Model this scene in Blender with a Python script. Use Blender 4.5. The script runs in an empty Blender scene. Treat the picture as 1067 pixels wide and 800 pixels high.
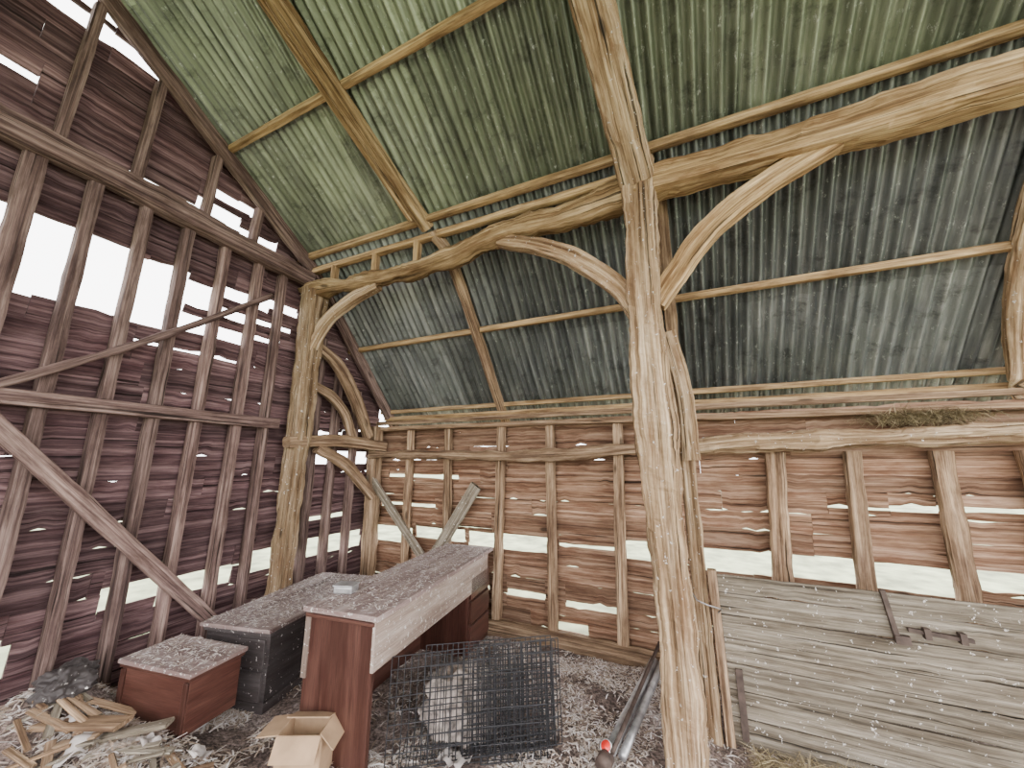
import bpy, math, random
from mathutils import Vector, Matrix, noise
random.seed(7)
col=bpy.context.scene.collection
rnd=random.uniform
# ------------------------------------------------------------------ materials
def newmat(n):
    m=bpy.data.materials.new(n);m.use_nodes=True
    nt=m.node_tree;b=nt.nodes['Principled BSDF'];return m,nt,b
def N(nt,t,**k):
    n=nt.nodes.new(t)
    for a,v in k.items():
        if a in n.inputs: n.inputs[a].default_value=v
        else: setattr(n,a,v)
    return n
def ramp(nt,stops):
    r=nt.nodes.new('ShaderNodeValToRGB');e=r.color_ramp.elements
    while len(e)<len(stops): e.new(.5)
    for el,(p,c) in zip(e,stops):
        el.position=p;el.color=(c[0],c[1],c[2],1) if not isinstance(c,(int,float)) else (c,c,c,1)
    return r
def mix(nt,bt,f,a,b):
    n=nt.nodes.new('ShaderNodeMix');n.data_type='RGBA';n.blend_type=bt
    for s,v in ((0,f),(6,a),(7,b)):
        if hasattr(v,'links'): nt.links.new(v,n.inputs[s])
        else: n.inputs[s].default_value=v if s==0 else (v[0],v[1],v[2],1)
    return n.outputs[2]
def wood(name,dark,mid,light,grain=34,bump=.5,specks=.0,stain=(.25,.2,.2),rough=.85,tr=(.6,1.3),crack=.85,knots=.8):
    m,nt,b=newmat(name);L=nt.links.new
    tc=N(nt,'ShaderNodeTexCoord');at=N(nt,'ShaderNodeAttribute',attribute_name='tone')
    mw=N(nt,'ShaderNodeMath',operation='MULTIPLY');mw.inputs[1].default_value=37;L(at.outputs['Fac'],mw.inputs[0])
    def tex(sx,sy,scale,detail,rough_,dist):
        mp=N(nt,'ShaderNodeMapping');mp.inputs['Scale'].default_value=(sx,sy,1);L(tc.outputs['UV'],mp.inputs[0])
        n=N(nt,'ShaderNodeTexNoise',noise_dimensions='4D',Scale=scale,Detail=detail,Roughness=rough_,Distortion=dist)
        L(mp.outputs[0],n.inputs['Vector']);L(mw.outputs[0],n.inputs['W']);return n.outputs['Fac']
    g=tex(.8,grain*1.5,1,8,.62,.05)
    r1=ramp(nt,[(.33,dark),(.48,mid),(.64,light)]);L(g,r1.inputs[0])
    fib=tex(7,260,1,3,.6,0)
    rf=ramp(nt,[(.3,.5),(.6,1.15)]);L(fib,rf.inputs[0])
    c=mix(nt,'MULTIPLY',.75,r1.outputs[0],rf.outputs[0])
    r2=ramp(nt,[(.38,stain),(.58,(1,1,1))]);L(tex(1.4,8,1.6,6,.7,.1),r2.inputs[0])
    c=mix(nt,'MULTIPLY',.8,c,r2.outputs[0])
    mr=N(nt,'ShaderNodeMapRange');mr.inputs[3].default_value=tr[0];mr.inputs[4].default_value=tr[1];L(at.outputs['Fac'],mr.inputs[0])
    c=mix(nt,'MULTIPLY',1,c,(1,1,1)); L(mr.outputs[0],nt.nodes[-1].inputs[7])
    h=g
    if crack:
        r3=ramp(nt,[(.35,.08),(.38,1)]);L(tex(1.0,grain*1.9,1,4,.5,.1),r3.inputs[0])
        c=mix(nt,'MULTIPLY',crack,c,r3.outputs[0])
        ad=N(nt,'ShaderNodeMath',operation='ADD');L(g,ad.inputs[0]);L(r3.outputs[0],ad.inputs[1]);h=ad.outputs[0]
    if knots:
        mp=N(nt,'ShaderNodeMapping');mp.inputs['Scale'].default_value=(2.4,7,1);L(tc.outputs['UV'],mp.inputs[0])
        v=N(nt,'ShaderNodeTexVoronoi',voronoi_dimensions='4D',Scale=1.0);L(mp.outputs[0],v.inputs['Vector']);L(mw.outputs[0],v.inputs['W'])
        rk=ramp(nt,[(.10,.12),(.17,1)]);L(v.outputs['Distance'],rk.inputs[0])
        c=mix(nt,'MULTIPLY',knots,c,rk.outputs[0])
    if specks:
        n4=N(nt,'ShaderNodeTexNoise',Scale=38,Detail=3,Roughness=.7);L(tc.outputs['Object'],n4.inputs['Vector'])
        r4=ramp(nt,[(.66-specks,0.),(.70-specks,1.)]);L(n4.outputs['Fac'],r4.inputs[0])
        c=mix(nt,'MIX',r4.outputs[0],c,(.60,.57,.54))
    L(c,b.inputs['Base Color']);b.inputs['Roughness'].default_value=rough
    b.inputs['Specular IOR Level'].default_value=.25
    bp=N(nt,'ShaderNodeBump',Strength=bump,Distance=.012);L(h,bp.inputs['Height']);L(bp.outputs[0],b.inputs['Normal'])
    return m
M_left=wood('wood_left_boards',(.035,.019,.022),(.13,.076,.080),(.29,.19,.19),26,.7,tr=(.6,1.4),stain=(.32,.22,.24))  # purplish tint: haze around the bright gaps, painted into the board colour
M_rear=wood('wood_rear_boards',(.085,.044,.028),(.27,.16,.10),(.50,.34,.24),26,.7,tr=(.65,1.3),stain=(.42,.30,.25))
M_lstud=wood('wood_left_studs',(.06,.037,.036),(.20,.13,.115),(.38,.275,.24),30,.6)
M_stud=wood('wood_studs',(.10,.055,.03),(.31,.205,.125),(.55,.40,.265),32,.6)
M_post=wood('wood_posts',(.13,.075,.04),(.40,.28,.165),(.70,.55,.38),28,.9,.01,(.36,.26,.20))
M_beam=wood('wood_beams',(.11,.06,.025),(.38,.255,.13),(.66,.49,.29),26,.9,.0,(.33,.24,.17))
M_saw=wood('wood_sawn_purlin',(.20,.12,.055),(.42,.28,.14),(.62,.45,.26),30,.35,crack=.3,knots=.4)
M_grey=wood('wood_weathered_grey',(.08,.066,.05),(.215,.183,.14),(.37,.33,.27),34,.7,.01,(.4,.36,.32),tr=(.6,1.25))
M_pale=wood('wood_dull_veneer',(.20,.15,.125),(.31,.245,.21),(.42,.35,.31),6,.1,.05,(.75,.68,.64),.5,crack=0,knots=0)
M_mahog=wood('wood_mahogany',(.040,.017,.012),(.068,.029,.022),(.10,.046,.035),8,.08,.0,(.6,.5,.5),.35,crack=0,knots=0)
M_dkbrown=wood('painted_dark_chest',(.045,.038,.038),(.075,.064,.064),(.11,.098,.097),4,.08,.01,(.6,.5,.5),.5,crack=.0,knots=0)
M_dusty=wood('wood_dusty_top',(.17,.12,.115),(.29,.22,.205),(.42,.345,.33),8,.15,.06,(.6,.5,.5),.6,crack=0,knots=0)
def simple(name,c,rough=.6,metal=0,ns=20,var=.35):
    m,nt,b=newmat(name);tc=N(nt,'ShaderNodeTexCoord');n=N(nt,'ShaderNodeTexNoise',Scale=ns,Detail=5)
    nt.links.new(tc.outputs['Object'],n.inputs['Vector'])
    r=ramp(nt,[(.3,[x*(1-var) for x in c]),(.7,[min(1,x*(1+var)) for x in c])]);nt.links.new(n.outputs['Fac'],r.inputs[0])
    nt.links.new(r.outputs[0],b.inputs['Base Color']);b.inputs['Roughness'].default_value=rough;b.inputs['Metallic'].default_value=metal
    bp=N(nt,'ShaderNodeBump',Strength=.25,Distance=.01);nt.links.new(n.outputs['Fac'],bp.inputs['Height']);nt.links.new(bp.outputs[0],b.inputs['Normal'])
    return m
M_iron=simple('rusty_iron',(.09,.065,.055),.7,.5)
M_wire=simple('black_wire',(.03,.03,.034),.4,.5)
M_galv=simple('galvanised_tube',(.36,.36,.37),.4,.7)
M_card=simple('cardboard',(.36,.24,.145),.85,0,8,.25)
M_red=simple('red_reflector',(.75,.04,.03),.25,0,5,.1)
M_white=simple('white_plastic',(.7,.7,.7),.5)
M_paper=simple('dirty_paper',(.42,.38,.36),.8,0,9,.4)
M_sack=simple('dusty_sack',(.36,.31,.28),.9,0,22,.7)
M_grass=simple('outside_grass',(.28,.31,.19),.9,0,3,.5)
def litter(name,stops):
    m,nt,b=newmat(name);at=N(nt,'ShaderNodeAttribute',attribute_name='tone');r=ramp(nt,stops)
    nt.links.new(at.outputs['Fac'],r.inputs[0]);nt.links.new(r.outputs[0],b.inputs['Base Color']);b.inputs['Roughness'].default_value=.8
    return m
M_straw=litter('straw_and_feathers',[(0,(.12,.09,.075)),(.3,(.36,.27,.20)),(.6,(.56,.48,.42)),(1,(.85,.82,.82))])
M_hay=litter('hay',[(0,(.10,.075,.04)),(.5,(.28,.22,.12)),(1,(.45,.37,.22))])
M_floor,nt,b=newmat('dusty_floor')
tc=N(nt,'ShaderNodeTexCoord');n1=N(nt,'ShaderNodeTexNoise',Scale=2.4,Detail=8,Roughness=.7);n2=N(nt,'ShaderNodeTexNoise',Scale=45,Detail=4,Roughness=.8)
for n in(n1,n2): nt.links.new(tc.outputs['Object'],n.inputs['Vector'])
r1=ramp(nt,[(.38,(.075,.052,.045)),(.52,(.20,.15,.13)),(.66,(.38,.32,.30))]);nt.links.new(n1.outputs['Fac'],r1.inputs[0])
r2=ramp(nt,[(.4,(.3,.28,.28)),(.50,(1,1,1)),(.60,(1.9,1.9,1.95))]);nt.links.new(n2.outputs['Fac'],r2.inputs[0])
nt.links.new(mix(nt,'MULTIPLY',.9,r1.outputs[0],r2.outputs[0]),b.inputs['Base Color']);b.inputs['Roughness'].default_value=.95
bp=N(nt,'ShaderNodeBump',Strength=.8,Distance=.03);nt.links.new(n2.outputs['Fac'],bp.inputs['Height']);nt.links.new(bp.outputs[0],b.inputs['Normal'])
def steel(name,dark,mid,light,bounce_tint,metal=.35):
    m,nt,b=newmat(name);L=nt.links.new
    tc=N(nt,'ShaderNodeTexCoord');at=N(nt,'ShaderNodeAttribute',attribute_name='tone')
    mp=N(nt,'ShaderNodeMapping');mp.inputs['Scale'].default_value=(14,1.2,1);L(tc.outputs['UV'],mp.inputs[0])
    n1=N(nt,'ShaderNodeTexNoise',Scale=1,Detail=7,Roughness=.65);L(mp.outputs[0],n1.inputs['Vector'])
    r1=ramp(nt,[(.3,dark),(.5,mid),(.7,light)]);L(n1.outputs['Fac'],r1.inputs[0])
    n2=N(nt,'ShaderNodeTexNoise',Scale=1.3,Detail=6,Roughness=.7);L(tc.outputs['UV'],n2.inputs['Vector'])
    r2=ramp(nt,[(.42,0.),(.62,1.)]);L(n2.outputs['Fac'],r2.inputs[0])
    c=mix(nt,'MIX',r2.outputs[0],r1.outputs[0],bounce_tint)  # patchy tint; on upper sheets it paints in green light from outdoor vegetation
    c=mix(nt,'MIX',.55,c,r1.outputs[0])
    mr=N(nt,'ShaderNodeMapRange');mr.inputs[3].default_value=.5;mr.inputs[4].default_value=1.4;L(at.outputs['Fac'],mr.inputs[0])
    c=mix(nt,'MULTIPLY',1,c,(1,1,1));L(mr.outputs[0],nt.nodes[-1].inputs[7])
    mp3=N(nt,'ShaderNodeMapping');mp3.inputs['Scale'].default_value=(30,11,1);L(tc.outputs['UV'],mp3.inputs[0])
    n3=N(nt,'ShaderNodeTexNoise',Scale=1,Detail=6,Roughness=.85);L(mp3.outputs[0],n3.inputs['Vector'])
    r3=ramp(nt,[(.585,0.),(.66,1.)]);L(n3.outputs['Fac'],r3.inputs[0])
    c=mix(nt,'MIX',r3.outputs[0],c,(.50,.54,.50))  # pale flecks: whitish splotches, plus daylight through pinholes painted as colour
    n4=N(nt,'ShaderNodeTexNoise',Scale=5,Detail=6,Roughness=.75);L(tc.outputs['UV'],n4.inputs['Vector'])
    r4=ramp(nt,[(.37,.2),(.46,1)]);L(n4.outputs['Fac'],r4.inputs[0])
    c=mix(nt,'MULTIPLY',.6,c,r4.outputs[0])
    L(c,b.inputs['Base Color']);b.inputs['Metallic'].default_value=metal;b.inputs['Roughness'].default_value=.36
    bp=N(nt,'ShaderNodeBump',Strength=.15,Distance=.01);L(n3.outputs['Fac'],bp.inputs['Height']);L(bp.outputs[0],b.inputs['Normal'])
    return m
M_up=steel('corrugated_green_bounce',(.055,.062,.05),(.19,.215,.165),(.44,.49,.37),(.22,.265,.155))  # green stands for light reflected off greenery outside, put into the colour
M_lo=steel('corrugated_grey',(.045,.050,.055),(.145,.158,.16),(.36,.375,.36),(.16,.178,.155),.45)
# ------------------------------------------------------------------ mesh helpers
class MB:
    def __init__(s): s.v=[];s.f=[];s.uv=[];s.t=[]
    def face(s,idx,uvs,tone): s.f.append(idx);s.uv.append(uvs);s.t.append(tone)
    def build(s,name,mat,smooth=False,parent=None):
        me=bpy.data.meshes.new(name);me.from_pydata([tuple(v) for v in s.v],[],s.f)
        uvf=[];tf=[]
        for uvs,t in zip(s.uv,s.t):
            for u in uvs: uvf+=[u[0],u[1]];tf+=[t,t,t,1]
        me.uv_layers.new(name='UVMap');me.uv_layers['UVMap'].data.foreach_set('uv',uvf)
        me.color_attributes.new('tone','FLOAT_COLOR','CORNER');me.color_attributes['tone'].data.foreach_set('color',tf)
        me.polygons.foreach_set('use_smooth',[smooth]*len(me.polygons));me.materials.append(mat);me.update()
        o=bpy.data.objects.new(name,me);col.objects.link(o)
        if parent: o.parent=parent
        return o
def empty(name,loc=(0,0,0)):
    e=bpy.data.objects.new(name,None);col.objects.link(e);e.empty_display_size=.1;return e
def resample(pts,seg):
    P=[Vector(p) for p in pts];out=[]
    if len(P)==2:
        n=max(2,int((P[1]-P[0]).length/seg));return [(P[0].lerp(P[1],i/n),i/n) for i in range(n+1)]
    E=[P[0]*2-P[1]]+P+[P[-1]*2-P[-2]]
    for k in range(len(P)-1):
        a,b,c,d=E[k:k+4];n=max(2,int((c-b).length/seg))
        for i in range(n+(k==len(P)-2)):
            t=i/n;out.append((.5*((2*b)+(c-a)*t+(2*a-5*b+4*c-d)*t*t+(-a+3*b-3*c+d)*t**3),(k+t)/(len(P)-1)))
    return out
def beam(mb,pts,w,h,up=(0,0,1),wob=.01,rnd_=0.2,seg=.07,tone=None,lump=.0):
    S=resample(pts,seg);seed=Vector((rnd(0,99),rnd(0,99),rnd(0,99)))
    if tone is None: tone=rnd(.15,.85)
    def val(x,t):
        if not isinstance(x,(list,tuple)): return x
        q=t*(len(x)-1);i=min(int(q),len(x)-2);return x[i]+(x[i+1]-x[i])*(q-i)
    up=Vector(up);K=20 if seg<=.045 else (16 if rnd_>.35 else 12)
    uo=rnd(0,9);Ln=0;prev=None;rings=[];us=[]
    for i,(p,t) in enumerate(S):
        a=S[max(i-1,0)][0];c=S[min(i+1,len(S)-1)][0];T=(c-a).normalized()
        sd=T.cross(up)
        if sd.length<.05: sd=T.cross(Vector((1,0,0)))
        sd.normalize();nm=sd.cross(T).normalized()
        if prev is not None: Ln+=(p-prev).length
        prev=p;W=val(w,t)/2;H=val(h,t)/2;ring=[]
        e=2/(.12+rnd_*.88)
        for k in range(K):
            an=2*math.pi*(k+.5)/K;cx,sx=math.cos(an),math.sin(an)
            r=(abs(cx)**e+abs(sx)**e)**(-1/e)
            q=p+sd*(cx*r*W)+nm*(sx*r*H)
            d=(q-p)
            nz=noise.noise(q*6+seed)*wob*.8+noise.noise(q*24+seed)*wob*.4
            if lump: nz+=noise.noise(q*2.6+seed)*lump*.8
            if seg<=.045:
                fl=noise.noise(Vector((k*1.7+seed.x,Ln*1.3,seed.y)))
                nz+=fl*wob*.5
                if fl<-.28: nz-=wob*.6
            q=q+d.normalized()*nz
            ring.append(len(mb.v));mb.v.append(q)
        rings.append(ring);us.append(uo+Ln)
    per=(val(w,.5)+val(h,.5))*2
    for i in range(len(rings)-1):
        for k in range(K):
            k2=(k+1)%K;v0=k/K*per;v1=(k+1)/K*per
            mb.face([rings[i][k],rings[i][k2],rings[i+1][k2],rings[i+1][k]],[(us[i],v0),(us[i],v1),(us[i+1],v1),(us[i+1],v0)],tone)
    for r,rev in((rings[0],True),(rings[-1],False)):
        idx=list(reversed(r)) if rev else list(r)
        mb.face(idx,[(uo+.03*math.cos(j),.05*math.sin(j)) for j in range(K)],tone*.8)
def timber(name,pts,w,h,mat,parent=None,**k):
    mb=MB();beam(mb,pts,w,h,**k);return mb.build(name,mat,k.get('rnd_',.2)>.35,parent)
def box(mb,c,s,rot=0,tone=None,bev=0,M=None):
    if tone is None: tone=rnd(.2,.8)
    Rm=Matrix.Rotation(rot,3,'Z') if M is None else M
    c=Vector(c);b=len(mb.v)
    for z in(-1,1):
        for y in(-1,1):
            for x in(-1,1): mb.v.append(c+Rm@Vector((x*s[0]/2,y*s[1]/2,z*s[2]/2)))
    o=(rnd(0,5),rnd(0,5))
    for f,(a,d) in(((0,2,3,1),(1,0)),((4,5,7,6),(0,1)),((0,1,5,4),(0,2)),((2,6,7,3),(0,2)),((0,4,6,2),(1,2)),((1,3,7,5),(1,2))):
        ax,ay=(a,d) if s[a]>=s[d] else (d,a)
        uv=[]
        for i in f:
            l=[(1 if i&1 else -1)*s[0]/2,(1 if i&2 else -1)*s[1]/2,(1 if i&4 else -1)*s[2]/2]
            uv.append((l[ax]+o[0],l[ay]+o[1]))
        mb.face([b+i for i in f],uv,tone)
# ------------------------------------------------------------------ roof geometry
XL=-3.62;XR=4.2;YB=2.43;ZB=3.70;SU=.68;SL=1.135
RY=-.1;RZ=ZB+SU*(YB-RY)
def zup(y): return ZB+SU*(YB-y) if y>RY else RZ-SU*(RY-y)
def zlo(y): return ZB-SL*(y-YB)
def corrugated(name,y0,z0,y1,z1,mat,laps,parent):
    mb=MB();d=Vector((0,y1-y0,z1-z0));d.normalize();nm=Vector((1,0,0)).cross(d)
    if nm.z<0: nm=-nm
    pitch=.0762;shw=pitch*9
    ns=int((XR-XL)/shw)+1
    for li,(s0,s1) in enumerate(laps):
        for si in range(ns):
            x0=XL+si*shw;x1=min(XR,x0+shw+pitch*.6);n=int((x1-x0)/pitch*8);tone=rnd(.1,.95)
            lift=(.004 if si%2 else 0)+(.008 if li%2 else 0);sk=rnd(-.006,.006);rows=[]
            for j in range(5):
                s=s0-.03+(s1-s0+.06)*j/4;r=[]
                for i in range(n+1):
                    x=x0+(x1-x0)*i/n
                    a=.017*math.sin((x-XL)/pitch*2*math.pi)+lift+.006*noise.noise(Vector((x*1.5,s*2,li)))+sk*(j/4-.5)
                    r.append(len(mb.v));mb.v.append(Vector((x,y0,z0))+d*s+nm*(a+.02))
                rows.append((r,s))
            for j in range(4):
                a,sa=rows[j];b2,sb=rows[j+1]
                for i in range(n):
                    u0=x0+(x1-x0)*i/n;u1=x0+(x1-x0)*(i+1)/n
                    mb.face([a[i],a[i+1],b2[i+1],b2[i]],[(u0,sa),(u1,sa),(u1,sb),(u0,sb)],tone)
    return mb.build(name,mat,True,parent)
ceil=empty('ceiling')
lenU=math.hypot(YB-RY,RZ-ZB)
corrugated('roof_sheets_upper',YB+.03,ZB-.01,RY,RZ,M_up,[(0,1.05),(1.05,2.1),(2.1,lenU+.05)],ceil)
corrugated('roof_sheets_lower',YB-.02,ZB-.03,3.92,zlo(3.92)-.03,M_lo,[(0,1.15),(1.15,2.25)],ceil)
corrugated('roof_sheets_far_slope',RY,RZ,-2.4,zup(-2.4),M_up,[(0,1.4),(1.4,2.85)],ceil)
# ------------------------------------------------------------------ boards walls
def board(mb,plane,a0,a1,z0,z1,off,tone=None,topf=None,thick=.022,tilt=.018,wav=1):
    if a1-a0<.04: return
    if tone is None: tone=rnd(.05,.95)
    n=max(2,int((a1-a0)/.06));sd=rnd(0,99);uo=rnd(0,20);vo=rnd(0,20);R_=[]
    s=-1 if plane=='X' else 1
    sl=rnd(-.006,.006)
    for i in range(n+1):
        a=a0+(a1-a0)*i/n
        def ed(z,k1,k2):
            f=noise.noise(Vector((a*14,sd,k2)))
            return z+(noise.noise(Vector((a*1.6,sd,k1)))*.014+f*.006-(.014 if f>.42 else 0)*(1 if k1 else -1))*wav+sl*(i/n-.5)
        e0=ed(z0,0,3);e1=ed(z1,7,9)
        if topf is not None: e1=min(e1,topf(a));e0=min(e0,topf(a))
        bow=noise.noise(Vector((a*1.3,sd,5)))*.008
        r=[]
        for (z,dd) in((e0,tilt),(e1,0),(e1,-0+thick*.6),(e0,tilt+thick)):
            o=off+s*(dd+bow);r.append(len(mb.v))
            mb.v.append(Vector((o,a,z)) if plane=='X' else Vector((a,o,z)))
        R_.append((r,a,e0,e1))
    for i in range(n):
        (p,a,b0,b1),(q,c,d0,d1)=R_[i],R_[i+1];h=z1-z0
        for k in range(4):
            k2=(k+1)%4;va=[0,h,h+.02,2*h+.02,2*h+.04]
            mb.face([p[k],p[k2],q[k2],q[k]],[(uo+a,vo+va[k]),(uo+a,vo+va[k+1]),(uo+c,vo+va[k+1]),(uo+c,vo+va[k])],tone)
    for (r,a,_,_) in(R_[0],R_[-1]): mb.face(r,[(uo,vo),(uo,vo+.1),(uo+.02,vo+.1),(uo+.02,vo)],tone*.7)
def cutrow(mb,plane,z0,z1,a0,a1,off,gaps,topf=None):
    act=[g for g in gaps if g[3]>z0+.005 and g[2]<z1-.005]
    cuts=[a0,a1];x=a0+rnd(.8,2.2);J=set()
    while x<a1-.5: cuts.append(x);J.add(x);x+=rnd(1.6,3.0)
    for g in act:
        for e in g[:2]:
            if a0<e<a1: cuts.append(e)
    cuts=sorted(cuts);tone=rnd(.05,.95)
    for s,e in zip(cuts[:-1],cuts[1:]):
        if s in J: tone=rnd(.05,.95)
        m=(s+e)/2
        segs=[(z0,z1)]
        for g in act:
            if g[0]<=m<=g[1]:
                ns=[]
                for l,h in segs:
                    if g[3]<=l or g[2]>=h: ns.append((l,h));continue
                    if g[2]>l+.02: ns.append((l,g[2]))
                    if g[3]<h-.02: ns.append((g[3],h))
                segs=ns
        for l,h in segs:
            if topf and max(topf(s),topf(e))<l: continue
            board(mb,plane,s+.001,e-.001,l,h,off,topf=topf,tone=tone)
def rooftop(y): return (zlo(y) if y>YB else zup(y))-.03
LG=[(.2,.93,.50,.60),(1.30,1.60,.63,.76),(1.62,2.1,.60,.73),(2.2,3.5,.62,.80),(-.6,.5,.5,.56),
 (.15,.70,2.58,3.12),(.70,1.12,2.60,3.12),(1.12,1.42,2.58,3.10),(1.42,1.62,2.62,2.78),(1.45,1.62,2.84,3.06),(1.62,1.92,2.62,2.74),(1.62,1.95,2.82,2.92),(1.66,2.1,3.0,3.12),(1.92,2.25,2.70,2.76),
 (.98,1.40,3.60,3.72),(1.40,1.75,3.66,3.82),(1.75,2.1,3.60,3.74),(1.5,1.9,3.88,3.98),(.25,.5,3.96,4.03),(.45,.75,4.75,4.95),(-.2,.35,3.28,3.32),
 (1.2,1.9,2.44,2.47),(2.0,2.4,3.05,3.15),(2.0,2.35,2.86,2.92),
 (2.55,3.5,1.56,1.70),(2.6,3.3,.98,1.02),(-.5,.6,.97,.985),(2.5,3.1,1.86,1.9),(.1,.5,2.2,2.215)]
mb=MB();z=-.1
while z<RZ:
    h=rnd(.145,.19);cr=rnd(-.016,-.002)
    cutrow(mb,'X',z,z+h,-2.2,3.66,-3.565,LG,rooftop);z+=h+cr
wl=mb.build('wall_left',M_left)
RG=[(-3.5,-2.9,.66,.84),(-2.85,-2.2,.74,.86),(-2.15,-1.25,.72,.86),(-1.1,-.6,.28,.33),(-1.7,-1.3,.30,.35),(-1.15,-.60,.80,.83),(-.55,-.25,.74,.88),
 (.05,.60,.73,.88),(.66,1.05,.74,.90),(1.1,1.55,.72,.89),(1.6,2.6,.78,.90),(1.3,2.4,1.26,1.29),(.95,1.55,1.245,1.265),(-3.3,-2.3,1.40,1.425),(-3.4,-2.6,1.08,1.11),(-1.2,-.9,.08,.15),(-2.9,-1.9,.30,.35)]
mb=MB();z=-.1
while z<2.0:
    h=rnd(.125,.17);cr=rnd(-.016,-.002)
    cutrow(mb,'Y',z,min(z+h,2.0),-3.6,4.2,3.6,RG);z+=h+cr
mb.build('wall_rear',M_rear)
# ------------------------------------------------------------------ left wall framing
XS=-3.505
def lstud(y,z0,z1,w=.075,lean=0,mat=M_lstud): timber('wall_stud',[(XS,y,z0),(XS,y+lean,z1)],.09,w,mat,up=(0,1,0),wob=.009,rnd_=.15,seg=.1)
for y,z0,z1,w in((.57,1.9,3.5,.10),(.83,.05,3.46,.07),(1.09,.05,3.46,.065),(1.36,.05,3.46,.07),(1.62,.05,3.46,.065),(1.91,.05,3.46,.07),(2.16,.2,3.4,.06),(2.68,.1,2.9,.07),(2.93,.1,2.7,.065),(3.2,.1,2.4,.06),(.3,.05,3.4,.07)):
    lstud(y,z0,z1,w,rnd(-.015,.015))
for y,z1 in((.62,4.75),(1.0,4.5),(1.44,4.2),(1.83,3.95),(.2,5.0)): lstud(y,3.6,z1,.06,.02)
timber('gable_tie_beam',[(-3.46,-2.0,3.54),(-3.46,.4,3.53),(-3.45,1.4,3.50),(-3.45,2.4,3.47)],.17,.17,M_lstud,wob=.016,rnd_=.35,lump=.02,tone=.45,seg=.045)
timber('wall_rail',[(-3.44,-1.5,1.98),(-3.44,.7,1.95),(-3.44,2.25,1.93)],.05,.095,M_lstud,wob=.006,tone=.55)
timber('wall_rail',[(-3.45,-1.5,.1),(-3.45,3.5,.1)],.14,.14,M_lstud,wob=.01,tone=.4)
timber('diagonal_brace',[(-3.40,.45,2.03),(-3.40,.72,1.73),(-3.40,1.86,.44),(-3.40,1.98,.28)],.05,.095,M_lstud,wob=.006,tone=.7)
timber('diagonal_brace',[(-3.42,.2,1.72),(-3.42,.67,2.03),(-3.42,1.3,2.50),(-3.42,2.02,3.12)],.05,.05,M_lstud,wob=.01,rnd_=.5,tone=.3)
timber('gable_rafter',[(-3.45,2.42,ZB-.10),(-3.45,.0,zup(.0)-.10)],.09,.11,M_lstud,wob=.008,tone=.5)
timber('gable_rafter',[(-3.45,2.45,ZB-.12),(-3.45,3.85,zlo(3.85)-.10)],.09,.10,M_lstud,wob=.008,tone=.6)
timber('arcade_post',[(-3.42,2.42,-.05),(-3.42,2.43,.8),(-3.39,2.43,1.8),(-3.38,2.43,2.6),(-3.38,2.43,3.35)],[.17,.17,.17,.18,.22],[.17,.17,.17,.18,.2],M_post,up=(0,1,0),wob=.018,rnd_=.3,lump=.012,tone=.15,seg=.04)
timber('wall_post',[(-3.40,3.48,-.05),(-3.42,3.48,2.0)],.14,.14,M_stud,up=(0,1,0),wob=.012,rnd_=.3,tone=.5,seg=.045)
timber('aisle_tie',[(-3.36,2.3,1.76),(-3.36,2.9,1.80),(-3.36,3.55,1.76)],.11,[.10,.13,.12],M_stud,wob=.012,rnd_=.3,tone=.6,seg=.04)
timber('curved_brace',[(-3.38,2.50,2.78),(-3.37,2.78,2.62),(-3.37,3.05,2.30),(-3.36,3.30,1.86)],.09,[.10,.12,.13,.12],M_stud,wob=.012,rnd_=.25,tone=.5,seg=.04)
timber('curved_brace',[(-3.38,2.50,2.35),(-3.37,2.75,2.26),(-3.37,2.95,2.08),(-3.36,3.05,1.84)],.08,[.08,.09,.10,.10],M_stud,wob=.012,rnd_=.25,tone=.4,seg=.04)
timber('curved_brace',[(-3.36,2.62,1.72),(-3.36,3.0,1.55),(-3.36,3.42,1.18)],.08,[.10,.12,.10],M_stud,wob=.012,rnd_=.25,tone=.6,seg=.04)
# ------------------------------------------------------------------ rear wall framing
for x0,z0,x1,z1,w in((-2.92,.1,-2.93,1.95,.08),(-2.36,.1,-2.40,1.95,.085),(-1.77,.08,-1.73,1.95,.085),(-1.20,.05,-1.19,1.95,.085),(-.59,.05,-.53,1.95,.09),
    (.55,.1,.65,1.66,.13),(1.04,.1,1.12,1.66,.10),(1.55,.1,1.59,1.66,.11),(2.04,.1,2.0,1.66,.11),(2.6,.1,2.6,1.66,.1),(3.1,.1,3.1,1.66,.1)):
    timber('wall_stud',[(x0,3.53,z0),(x1,3.53,z1)],w,.075,M_stud,up=(0,1,0),wob=.011,rnd_=.2,seg=.045,tone=rnd(.4,.85))
timber('wall_plate',[(-3.5,3.52,1.97),(-1.5,3.52,1.965),(.3,3.52,1.95),(4.1,3.52,1.92)],.15,.05,M_stud,wob=.007,tone=.75)
timber('eaves_rail',[(-3.5,3.70,2.12),(4.1,3.70,2.09)],.06,.05,M_saw,wob=.005,tone=.7)
timber('eaves_rail',[(-3.5,3.58,2.05),(.2,3.58,2.05),(4.1,3.58,2.03)],.06,.05,M_stud,wob=.005,tone=.5)
timber('wall_rail',[(-3.45,3.44,1.66),(-2.6,3.44,1.66),(-1.6,3.43,1.64),(-.9,3.43,1.66),(-.2,3.43,1.71)],.11,[.08,.09,.10,.11,.09],M_stud,wob=.022,rnd_=.4,lump=.03,tone=.5,seg=.035)
timber('wall_rail',[(.05,3.42,1.70),(.5,3.42,1.74),(1.2,3.43,1.75),(2.0,3.43,1.77),(3.5,3.43,1.76)],.12,[.11,.14,.13,.12,.12],M_post,wob=.024,rnd_=.35,lump=.03,tone=.4,seg=.035)
timber('diagonal_brace',[(-3.45,3.44,1.42),(-2.6,3.46,.55)],.09,.045,M_grey,up=(0,1,0),wob=.007,tone=1)
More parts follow.
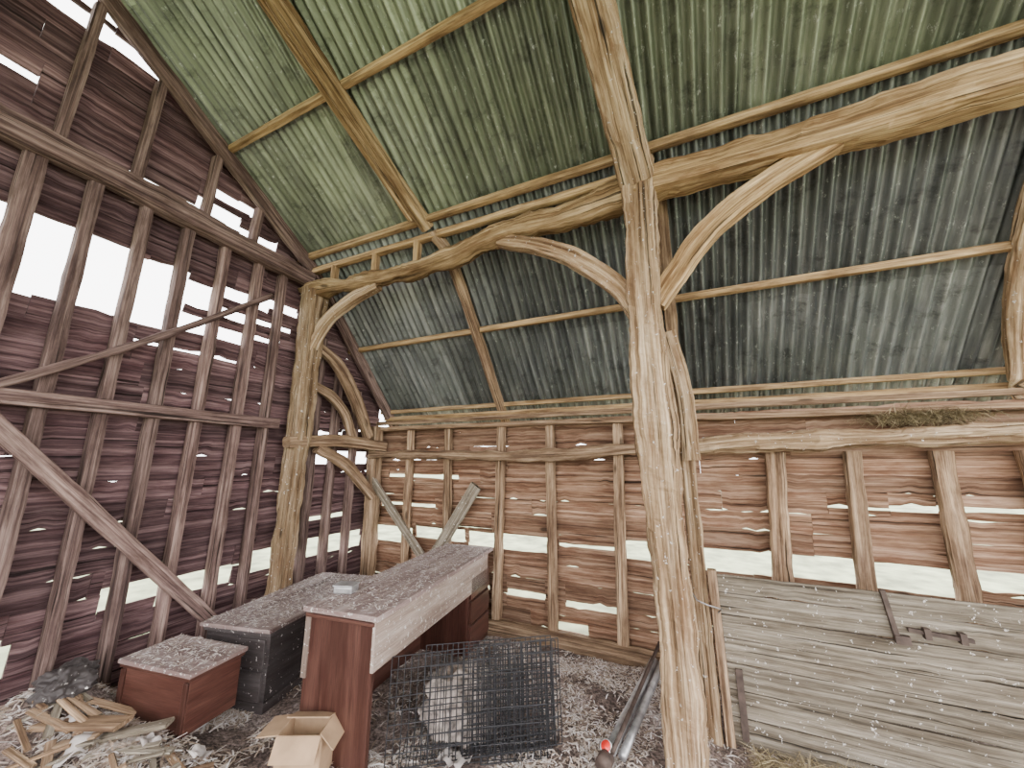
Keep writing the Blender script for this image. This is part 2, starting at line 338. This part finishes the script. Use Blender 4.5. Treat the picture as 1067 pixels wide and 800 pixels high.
timber('diagonal_brace',[(-1.98,3.45,1.34),(-2.48,3.45,.60)],.13,.04,M_grey,up=(0,1,0),wob=.007,tone=1)
timber('sill_beam',[(-3.4,3.5,.05),(0,3.5,.03),(4.1,3.5,.03)],.14,.13,M_stud,wob=.015,rnd_=.3,tone=.3)
# ------------------------------------------------------------------ roof timbers
def zr(y,o): return (zlo(y) if y>YB else zup(y))-o
timber('roof_purlin',[(XL+.05,1.50,zr(1.5,.045)),(4.1,1.50,zr(1.5,.045))],.05,.055,M_saw,wob=.004,tone=.8,seg=.2)
timber('roof_purlin',[(XL+.05,3.10,zr(3.10,.06)),(-.9,3.1,zr(3.10,.055)),(4.1,3.12,zr(3.12,.05))],.05,.055,M_saw,wob=.004,tone=.75,seg=.2)
timber('roof_purlin',[(XL+.05,2.35,3.70),(4.1,2.36,3.69)],.055,.06,M_saw,wob=.004,tone=.6,seg=.2)
timber('roof_purlin',[(XL+.05,2.42,3.565),(-.2,2.42,3.57)],.06,.06,M_saw,wob=.006,tone=.85,seg=.2)
timber('roof_purlin',[(XL+.05,.55,zr(.55,.05)),(4.1,.55,zr(.55,.05))],.05,.055,M_saw,wob=.004,tone=.6,seg=.2)
timber('roof_purlin',[(XL+.05,3.70,zr(3.7,.05)),(4.1,3.7,zr(3.7,.05))],.05,.05,M_saw,wob=.004,tone=.5,seg=.2)
timber('arcade_plate',[(-3.55,2.43,3.34),(-3.14,2.43,3.33),(-2.43,2.43,3.28),(-1.85,2.43,3.29),(-1.45,2.43,3.37),(-1.15,2.43,3.42),(-.75,2.43,3.41),(-.25,2.43,3.45),(.1,2.43,3.46)],
  .15,[.11,.12,.12,.13,.15,.16,.17,.19,.19],M_beam,wob=.035,rnd_=.4,lump=.04,tone=.35,seg=.028)
timber('arcade_plate',[(-.2,2.42,3.46),(.9,2.42,3.45),(1.75,2.42,3.47),(4.1,2.43,3.47)],
  .19,[.18,.20,.22,.22],M_beam,wob=.016,rnd_=.22,lump=.012,tone=.6,seg=.035)
for x in(-3.1,-2.55,-2.05): timber('packing_block',[(x,2.42,3.33),(x,2.42,3.56)],.06,.06,M_saw,up=(0,1,0),wob=.004,tone=.7)
timber('arcade_post',[(-.115,2.50,-.05),(-.12,2.50,.6),(-.135,2.48,1.2),(-.14,2.45,1.8),(-.145,2.43,2.4),(-.14,2.42,3.0),(-.13,2.40,3.5),(-.135,2.36,3.62)],
  [.21,.20,.21,.25,.22,.20,.21,.22],[.20,.2,.2,.22,.2,.2,.2,.2],M_post,up=(0,1,0),wob=.022,rnd_=.26,lump=.012,tone=.5,seg=.025)
timber('principal_rafter',[(-.13,2.36,3.48),(-.19,2.0,3.77),(-.25,1.6,4.07),(-.31,1.2,4.37)],.22,.16,M_post,wob=.014,rnd_=.22,lump=.01,tone=.45,seg=.04)
timber('roof_rafter',[(-1.93,2.40,ZB-.06),(-2.13,1.25,zup(1.25)-.10),(-2.25,.6,zup(.6)-.10)],.11,.11,M_beam,wob=.012,rnd_=.25,tone=.3,seg=.045)
timber('roof_rafter',[(-2.02,2.30,ZB-.0),(-2.30,.9,zup(.9)-.06)],.05,.09,M_beam,wob=.008,rnd_=.2,tone=.6,seg=.08)
timber('roof_rafter',[(-1.87,2.40,ZB-.10),(-1.80,2.70,zlo(2.7)-.09),(-1.83,3.86,zlo(3.86)-.07)],.09,.08,M_stud,wob=.008,rnd_=.2,tone=.6,seg=.08)
timber('roof_rafter',[(.0,2.48,ZB-.12),(.0,3.85,zlo(3.85)-.07)],.09,.08,M_stud,wob=.008,rnd_=.2,tone=.5,seg=.08)
timber('roof_rafter',[(1.90,2.46,3.50),(1.98,3.15,2.80),(2.08,3.55,2.25),(2.10,3.60,2.0)],.12,.10,M_post,wob=.012,rnd_=.3,tone=.6,seg=.045)
timber('principal_rafter',[(1.95,2.38,3.62),(1.85,1.2,zup(1.2)-.12)],.16,.14,M_post,wob=.012,rnd_=.3,tone=.7)
timber('curved_brace',[(-.18,2.43,2.50),(-.30,2.43,2.74),(-.59,2.43,3.03),(-.90,2.43,3.22),(-1.22,2.43,3.34)],.10,[.12,.13,.14,.12,.09],M_post,wob=.01,rnd_=.2,tone=.65,up=(0,0,1),seg=.04)
timber('curved_brace',[(-.08,2.43,2.58),(.03,2.43,2.74),(.26,2.43,3.02),(.58,2.43,3.24),(.95,2.43,3.40)],.10,[.12,.14,.15,.14,.12],M_beam,wob=.01,rnd_=.2,tone=.8,up=(0,0,1),seg=.04)
timber('curved_brace',[(-3.40,2.43,2.50),(-3.33,2.43,2.74),(-3.14,2.43,2.98),(-2.85,2.43,3.13),(-2.50,2.43,3.22)],.09,[.10,.11,.11,.11,.08],M_post,wob=.01,rnd_=.2,tone=.55,seg=.04)
timber('partition_post',[(.03,2.82,-.05),(.025,2.82,.9),(.01,2.80,2.0),(-.02,2.78,2.15)],[.09,.09,.10,.08],[.1,.1,.1,.08],M_post,up=(0,1,0),wob=.01,rnd_=.25,tone=.3,seg=.04)
timber('post_knee',[(-.03,2.60,2.45),(.04,2.72,2.05),(.05,2.76,1.60)],.10,[.07,.10,.05],M_post,up=(0,1,0),wob=.012,rnd_=.3,tone=.5,seg=.04)
# ------------------------------------------------------------------ floor
def fh(x,y):
    h=.03*noise.noise(Vector((x*1.6,y*1.6,1)))+.018*noise.noise(Vector((x*6,y*6,2)))
    h+=.30*math.exp(-((x+3.35)**2/.12+(y-1.05)**2/.12))+.20*math.exp(-((x+2.65)**2/.35+(y-1.15)**2/.14))
    h+=.06*math.exp(-((x+1.0)**2/.3+(y-2.9)**2/.1))
    return h
mb=MB();nx,ny=190,120;X0,X1,Y0,Y1=-3.7,4.2,-2.4,3.68
for j in range(ny+1):
    for i in range(nx+1):
        x=X0+(X1-X0)*i/nx;y=Y0+(Y1-Y0)*j/ny;mb.v.append(Vector((x,y,fh(x,y))))
for j in range(ny):
    for i in range(nx):
        a=j*(nx+1)+i;mb.face([a,a+1,a+nx+2,a+nx+1],[(0,0)]*4,.5)
mb.build('floor',M_floor,True)
def strips(name,mat,n,posf,lmin,lmax,wmin,wmax,parent=None,tilt=.35,tone=(0,1),zoff=.004,mb=None,build=True):
    mb=mb or MB()
    for _ in range(n):
        p=Vector(posf())+Vector((0,0,zoff+rnd(0,.012)))
        a=rnd(0,6.283);l=rnd(lmin,lmax)/2;w=rnd(wmin,wmax)/2
        d=Vector((math.cos(a),math.sin(a),rnd(-tilt,tilt)*.6)).normalized();s=d.cross(Vector((rnd(-.4,.4),rnd(-.4,.4),1))).normalized()
        bend=Vector((0,0,rnd(0,.25)*l));b=len(mb.v)
        mb.v+= [p-d*l-s*w*.6,p-d*l+s*w*.6,p+s*w+bend,p-s*w+bend,p+d*l+s*w*.5,p+d*l-s*w*.5]
        t=rnd(*tone)
        mb.face([b,b+1,b+2,b+3],[(0,0)]*4,t);mb.face([b+3,b+2,b+4,b+5],[(0,0)]*4,t)
    return mb.build(name,mat,False,parent) if build else mb
def pick(x0,x1,y0,y1):
    while True:
        x=rnd(x0,x1);y=rnd(y0,y1)
        if noise.noise(Vector((x*3,y*3,4)))+.35>rnd(0,.6): return (x,y,fh(x,y))
mb=strips('',None,15000,lambda:pick(-3.40,2.4,.5,3.40),.012,.07,.003,.010,build=False)
strips('',None,6000,lambda:pick(-3.4,-1.6,.7,1.9),.02,.11,.003,.012,tone=(.2,1),mb=mb,build=False)
strips('straw_litter',M_straw,8000,lambda:pick(-1.6,0,1.7,3.4),.01,.05,.003,.010,tone=(.3,1),mb=mb)
def pf3():
    x=rnd(.2,2.2);y=rnd(2.45,2.74);return(x,y,fh(x,y)+rnd(0,.08)*max(0,1-abs(x-.6)))
strips('hay_heap',M_hay,3500,pf3,.05,.16,.002,.005,tilt=.8)
def pf4():
    return (random.gauss(1.5,.14),random.gauss(3.42,.03),1.84+abs(random.gauss(0,.035)))
strips('hay_nest',M_hay,1300,pf4,.06,.2,.002,.005,tilt=1.2)
lp=empty('broken_lath_pile')
for i in range(34):
    x=rnd(-3.2,-2.2);y=rnd(.90,1.30);a=rnd(-.6,1.5);l=rnd(.05,.22)
    timber('lath_%d'%i,[(x-l*math.cos(a),y-l*math.sin(a),fh(x-l*math.cos(a),y-l*math.sin(a))+.02),(x+l*math.cos(a),y+l*math.sin(a),fh(x+l*math.cos(a),y+l*math.sin(a))+.05)],rnd(.02,.05),.012,M_stud if i%3 else M_grey,parent=lp,wob=.004,tone=rnd(.3,1))
timber('loose_plank',[(-3.30,.93,.27),(-2.72,1.18,.28)],.10,.022,M_stud,wob=.004,tone=.6)
timber('loose_plank',[(-2.95,1.02,.20),(-2.55,1.30,.26)],.07,.02,M_grey,wob=.004,tone=1)
def paper(cx,cy,s,sd):
    mb=MB();n=12;a=rnd(0,3)
    for j in range(n+1):
        for i in range(n+1):
            u=(i/n-.5)*s;v=(j/n-.5)*s*.7;x=cx+u*math.cos(a)-v*math.sin(a);y=cy+u*math.sin(a)+v*math.cos(a)
            mb.v.append(Vector((x,y,fh(x,y)+.03+abs(noise.noise(Vector((u*14,v*14,sd))))*.07)))
    for j in range(n):
        for i in range(n):
            q=j*(n+1)+i;mb.face([q,q+1,q+n+2,q+n+1],[(0,0)]*4,.5)
    mb.build('crumpled_paper',M_paper)
for k,(x,y,s) in enumerate(((-3.0,1.12,.14),(-2.55,1.22,.10),(-2.78,1.05,.15),(-2.35,1.35,.10),(-1.25,2.0,.16))): paper(x,y,s,k*3.3)
def lumpy(name,c,s,mat,amp=.25,seed=0):
    import bmesh
    bm=bmesh.new();bmesh.ops.create_icosphere(bm,subdivisions=5,radius=1)
    for v in bm.verts:
        n=noise.noise(v.co*1.6+Vector((seed,0,0)))*amp+abs(noise.noise(v.co*3.5+Vector((seed,0,0))))*amp*.9+noise.noise(v.co*11+Vector((seed,0,0)))*amp*.2
        v.co*=1+n;v.co.z=max(v.co.z,-.55)
        v.co=Vector((v.co.x*s[0],v.co.y*s[1],v.co.z*s[2]))+Vector(c)
    me=bpy.data.meshes.new(name);bm.to_mesh(me);bm.free();me.materials.append(mat)
    me.polygons.foreach_set('use_smooth',[True]*len(me.polygons))
    o=bpy.data.objects.new(name,me);col.objects.link(o);return o
lumpy('feed_sack',(-1.42,2.32,.10),(.24,.20,.15),M_sack,.5,3)
lumpy('rubble_sack',(-3.25,1.12,.38),(.12,.11,.08),M_dkbrown,.4,5)
# ------------------------------------------------------------------ furniture
def strewn(parent,cx,cy,z,sx,sy,rot,n):
    c,s=math.cos(rot),math.sin(rot)
    def f():
        a=rnd(-sx/2,sx/2);b=rnd(-sy/2,sy/2);return (cx+a*c-b*s,cy+a*s+b*c,z)
    strips('straw',M_straw,n,f,.008,.05,.002,.006,parent,.15,zoff=.002,tone=(.4,1))
def part(parent,name,mat,c,s,base,rot,bev=.004):
    c2,s2=math.cos(rot),math.sin(rot)
    mb=MB();box(mb,(base[0]+c[0]*c2-c[1]*s2,base[1]+c[0]*s2+c[1]*c2,base[2]+c[2]),s,rot)
    o=mb.build(name,mat,False,parent);m=o.modifiers.new('b','BEVEL');m.width=bev;m.segments=2;return o
desk=empty('kneehole_desk');B=(-1.94,2.56,0);r=math.radians(6)
DZ=.76
part(desk,'top',M_dusty,(0,0,DZ-.015),(.52,1.74,.03),B,r)
part(desk,'apron',M_pale,(.235,-.05,DZ-.155),(.02,1.62,.25),B,r)
part(desk,'end_panel',M_mahog,(0,-.84,DZ/2-.01),(.46,.03,DZ-.03),B,r)
part(desk,'edge_strip',M_pale,(-.222,-.858,DZ-.20),(.035,.012,.34),B,r,.002)
part(desk,'back_panel',M_mahog,(-.22,0,DZ/2-.01),(.02,1.66,DZ-.03),B,r)
part(desk,'pedestal',M_mahog,(0,.60,DZ/2-.02),(.45,.46,DZ-.05),B,r)
for i in range(3): part(desk,'drawer_%d'%i,M_mahog,(.235,.60,.14+i*.19),(.02,.40,.165),B,r)
part(desk,'end_moulding',M_mahog,(0,-.862,DZ-.045),(.48,.015,.02),B,r)
strewn(desk,B[0],B[1],DZ,.5,1.7,r,1500)
ch=empty('chest_of_drawers');B=(-2.98,2.33,.0);r=math.radians(12);H=.50
part(ch,'carcase',M_dkbrown,(0,0,H/2-.01),(.53,1.12,H-.04),B,r)
part(ch,'top',M_dusty,(0,0,H-.012),(.58,1.20,.026),B,r,.006)
part(ch,'top_moulding',M_dkbrown,(0,0,H-.04),(.555,1.16,.03),B,r,.01)
for i in range(2):
    part(ch,'drawer_front_%d'%i,M_dkbrown,(0,-.565,.15+i*.19),(.47,.018,.17),B,r)
part(ch,'plinth',M_dkbrown,(0,0,.03),(.55,1.14,.06),B,r)
strewn(ch,B[0],B[1],H,.55,1.15,r,1300)
sb=empty('wooden_storage_box');B=(-2.84,1.47,.15);r=math.radians(8)
part(sb,'carcase',M_mahog,(0,0,.14),(.55,.29,.28),B,r)
part(sb,'lid',M_dusty,(0,0,.298),(.59,.33,.024),B,r)
part(sb,'lid_rail',M_mahog,(0,0,.276),(.575,.315,.02),B,r)
for sx in(-.255,.255): part(sb,'corner_batten_%s'%('a' if sx<0 else 'b'),M_mahog,(sx,-.15,.13),(.035,.012,.26),B,r)
strewn(sb,B[0],B[1],.46,.55,.30,r,450)
tin=empty('metal_tin');B=(-2.06,1.93,.762);r=.3
part(tin,'body',M_galv,(0,0,.022),(.13,.09,.044),B,r,.01)
part(tin,'lid',M_galv,(0,0,.048),(.138,.098,.01),B,r)
cb=empty('cardboard_box');B=(-1.90,1.60,.03);r=math.radians(25);w,d,h=.22,.16,.22
part(cb,'front',M_card,(0,-d/2,h/2),(w,.006,h),B,r,.001);part(cb,'back',M_card,(0,d/2,h/2),(w,.006,h),B,r,.001)
part(cb,'side_a',M_card,(-w/2,0,h/2),(.006,d,h),B,r,.001);part(cb,'side_b',M_card,(w/2,0,h/2),(.006,d,h),B,r,.001)
part(cb,'base',M_card,(0,0,.004),(w,d,.006),B,r,.001)
def flap(name,c,s,M):
    mb=MB();box(mb,c,s,M=M);return mb.build(name,M_card,False,cb)
Rz=Matrix.Rotation(r,3,'Z')
for nm,lc,sz,ax,an in(('flap_front',(0,-d/2-.03,h-.045),(w,.10,.005),'X',1.0),('flap_side',(w/2+.03,0,h-.03),(.10,d,.005),'Y',.8),('flap_back',(0,d/2-.03,h+.015),(w,.10,.005),'X',-.3),('flap_end',(-w/2-.05,0,h-.005),(.11,d,.005),'Y',-.1)):
    flap(nm,Vector(B)+Rz@Vector(lc),sz,Rz@Matrix.Rotation(an,3,ax))
cr=empty('wire_dog_crate')
def wires(name,o,ux,uz,w,h,nx,nz,r=.0022,parent=cr):
    cu=bpy.data.curves.new(name,'CURVE');cu.dimensions='3D';cu.bevel_depth=r;cu.bevel_resolution=1
    o=Vector(o);ux=Vector(ux).normalized();uz=Vector(uz).normalized()
    L=[]
    for i in range(nx+1): L.append((o+ux*(w*i/nx),o+ux*(w*i/nx)+uz*h))
    for j in range(nz+1): L.append((o+uz*(h*j/nz),o+uz*(h*j/nz)+ux*w))
    for a,b2 in L:
        s=cu.splines.new('POLY');s.points.add(1);s.points[0].co=(*a,1);s.points[1].co=(*b2,1)
    cu.materials.append(M_wire);ob=bpy.data.objects.new(name,cu);col.objects.link(ob);ob.parent=parent
ux=Vector((.82,.50,0)).normalized();per=Vector((-ux.y,ux.x,0))
o=Vector((-1.55,1.80,.02))
wires('panel_front',o,ux+Vector((0,0,.05)),Vector((0,0,1))+per*.12,.95,.50,26,8,.0028)
wires('panel_back',o+per*.05+ux*.18,ux+Vector((0,0,.02)),Vector((0,0,1))+per*.16,.74,.52,24,10,.0028)
wires('panel_mid',o+per*.09+ux*.40,ux,Vector((0,0,1))+per*.10,.55,.50,19,9,.003)
wires('panel_end',o+per*.03+ux*.45,ux+Vector((0,0,.03)),Vector((0,0,1))+per*.06,.45,.46,17,9,.003)
wires('door',o-per*.02+ux*.5,ux,Vector((0,0,1))+per*.12,.36,.40,10,5,.0035)
wires('panel_top',o+ux*.08,ux,per+Vector((0,0,.06)),.85,.42,22,6,.0024)
js=empty('trailer_lighting_bar')
def tube(name,pts,r,mat,parent):
    mb=MB();beam(mb,pts,r*2,r*2,wob=0,rnd_=1,seg=.3,tone=.5);return mb.build(name,mat,True,parent)
A=Vector((-.50,2.28,.07));Bv=Vector((-.32,3.20,.16))
tube('tube',[A,Bv],.032,M_galv,js);tube('tube_inner',[A+Vector((.075,.05,0)),Bv+Vector((.07,.05,.02))],.022,M_galv,js)
tube('rod',[A+Vector((.035,.0,.04)),Bv+Vector((.03,.2,.05))],.012,M_iron,js)
tube('end_cap',[A+Vector((-.008,-.05,0)),A+Vector((.002,.02,0))],.040,M_iron,js)
tube('reflector',[A+Vector((-.0,.03,.036)),A+Vector((-.003,.02,.048))],.026,M_red,js)
tube('reflector_rim',[A+Vector((-.0,.03,.032)),A+Vector((-.003,.02,.044))],.033,M_white,js)
pt=empty('boarded_partition')
mb=MB();zs=[.0,.14,.28,.42,.55,.68,.80,.90]
for i in range(7):
    board(mb,'Y',.10,2.7,zs[i]+.002,zs[i+1]-.001,2.80,tone=rnd(.35,.65),thick=.03,tilt=.004,wav=.35)
mb.build('boards',M_grey,False,pt)
mb=MB();beam(mb,[(.11,2.79,.0),(.10,2.79,.93)],.05,.05,up=(0,1,0),wob=.004,tone=.5);mb.build('end_post',M_stud,False,pt)
mb=MB();box(mb,(.19,2.785,.22),(.035,.012,.36));box(mb,(.92,2.785,.80),(.022,.02,.24),M=Matrix.Rotation(-.12,3,'Y'));box(mb,(.95,2.78,.69),(.06,.03,.04))
box(mb,(1.10,2.785,.735),(.24,.02,.018),M=Matrix.Rotation(.06,3,'Y'));box(mb,(1.05,2.78,.735),(.025,.03,.05));box(mb,(1.18,2.78,.735),(.025,.03,.05))
mb.build('iron_latch_and_straps',M_iron,False,pt)
cu=bpy.data.curves.new('wire_hook','CURVE');cu.dimensions='3D';cu.bevel_depth=.004
s=cu.splines.new('POLY');pts=[(-.03,2.70,.82),(.0,2.66,.78),(.06,2.66,.76),(.11,2.70,.74),(.13,2.75,.72),(.11,2.77,.69)];s.points.add(len(pts)-1)
for i,p in enumerate(pts): s.points[i].co=(*p,1)
cu.materials.append(M_galv);ob=bpy.data.objects.new('wire_hook',cu);col.objects.link(ob)
# ------------------------------------------------------------------ outside
mb=MB()
mb.v+=[Vector((-40,-40,-.12)),Vector((40,-40,-.12)),Vector((40,40,-.12)),Vector((-40,40,-.12))];mb.face([0,1,2,3],[(0,0)]*4,.5)
mb.build('ground_outside',M_grass)
w=bpy.data.worlds.new('sky');bpy.context.scene.world=w;w.use_nodes=True
w.node_tree.nodes['Background'].inputs[0].default_value=(1,.975,.97,1);w.node_tree.nodes['Background'].inputs[1].default_value=8.5
# ------------------------------------------------------------------ camera
F=Vector((-.4062,.8914,.2011)).normalized();R=Vector((.91,.4147,0)).normalized();U=R.cross(F)
c=bpy.data.cameras.new('camera');c.sensor_width=36;c.lens=385/1067*36;c.clip_start=.05
cam=bpy.data.objects.new('camera',c);col.objects.link(cam)
cam.matrix_world=Matrix(((R.x,U.x,-F.x,0),(R.y,U.y,-F.y,0),(R.z,U.z,-F.z,1.6),(0,0,0,1)))
bpy.context.scene.camera=cam
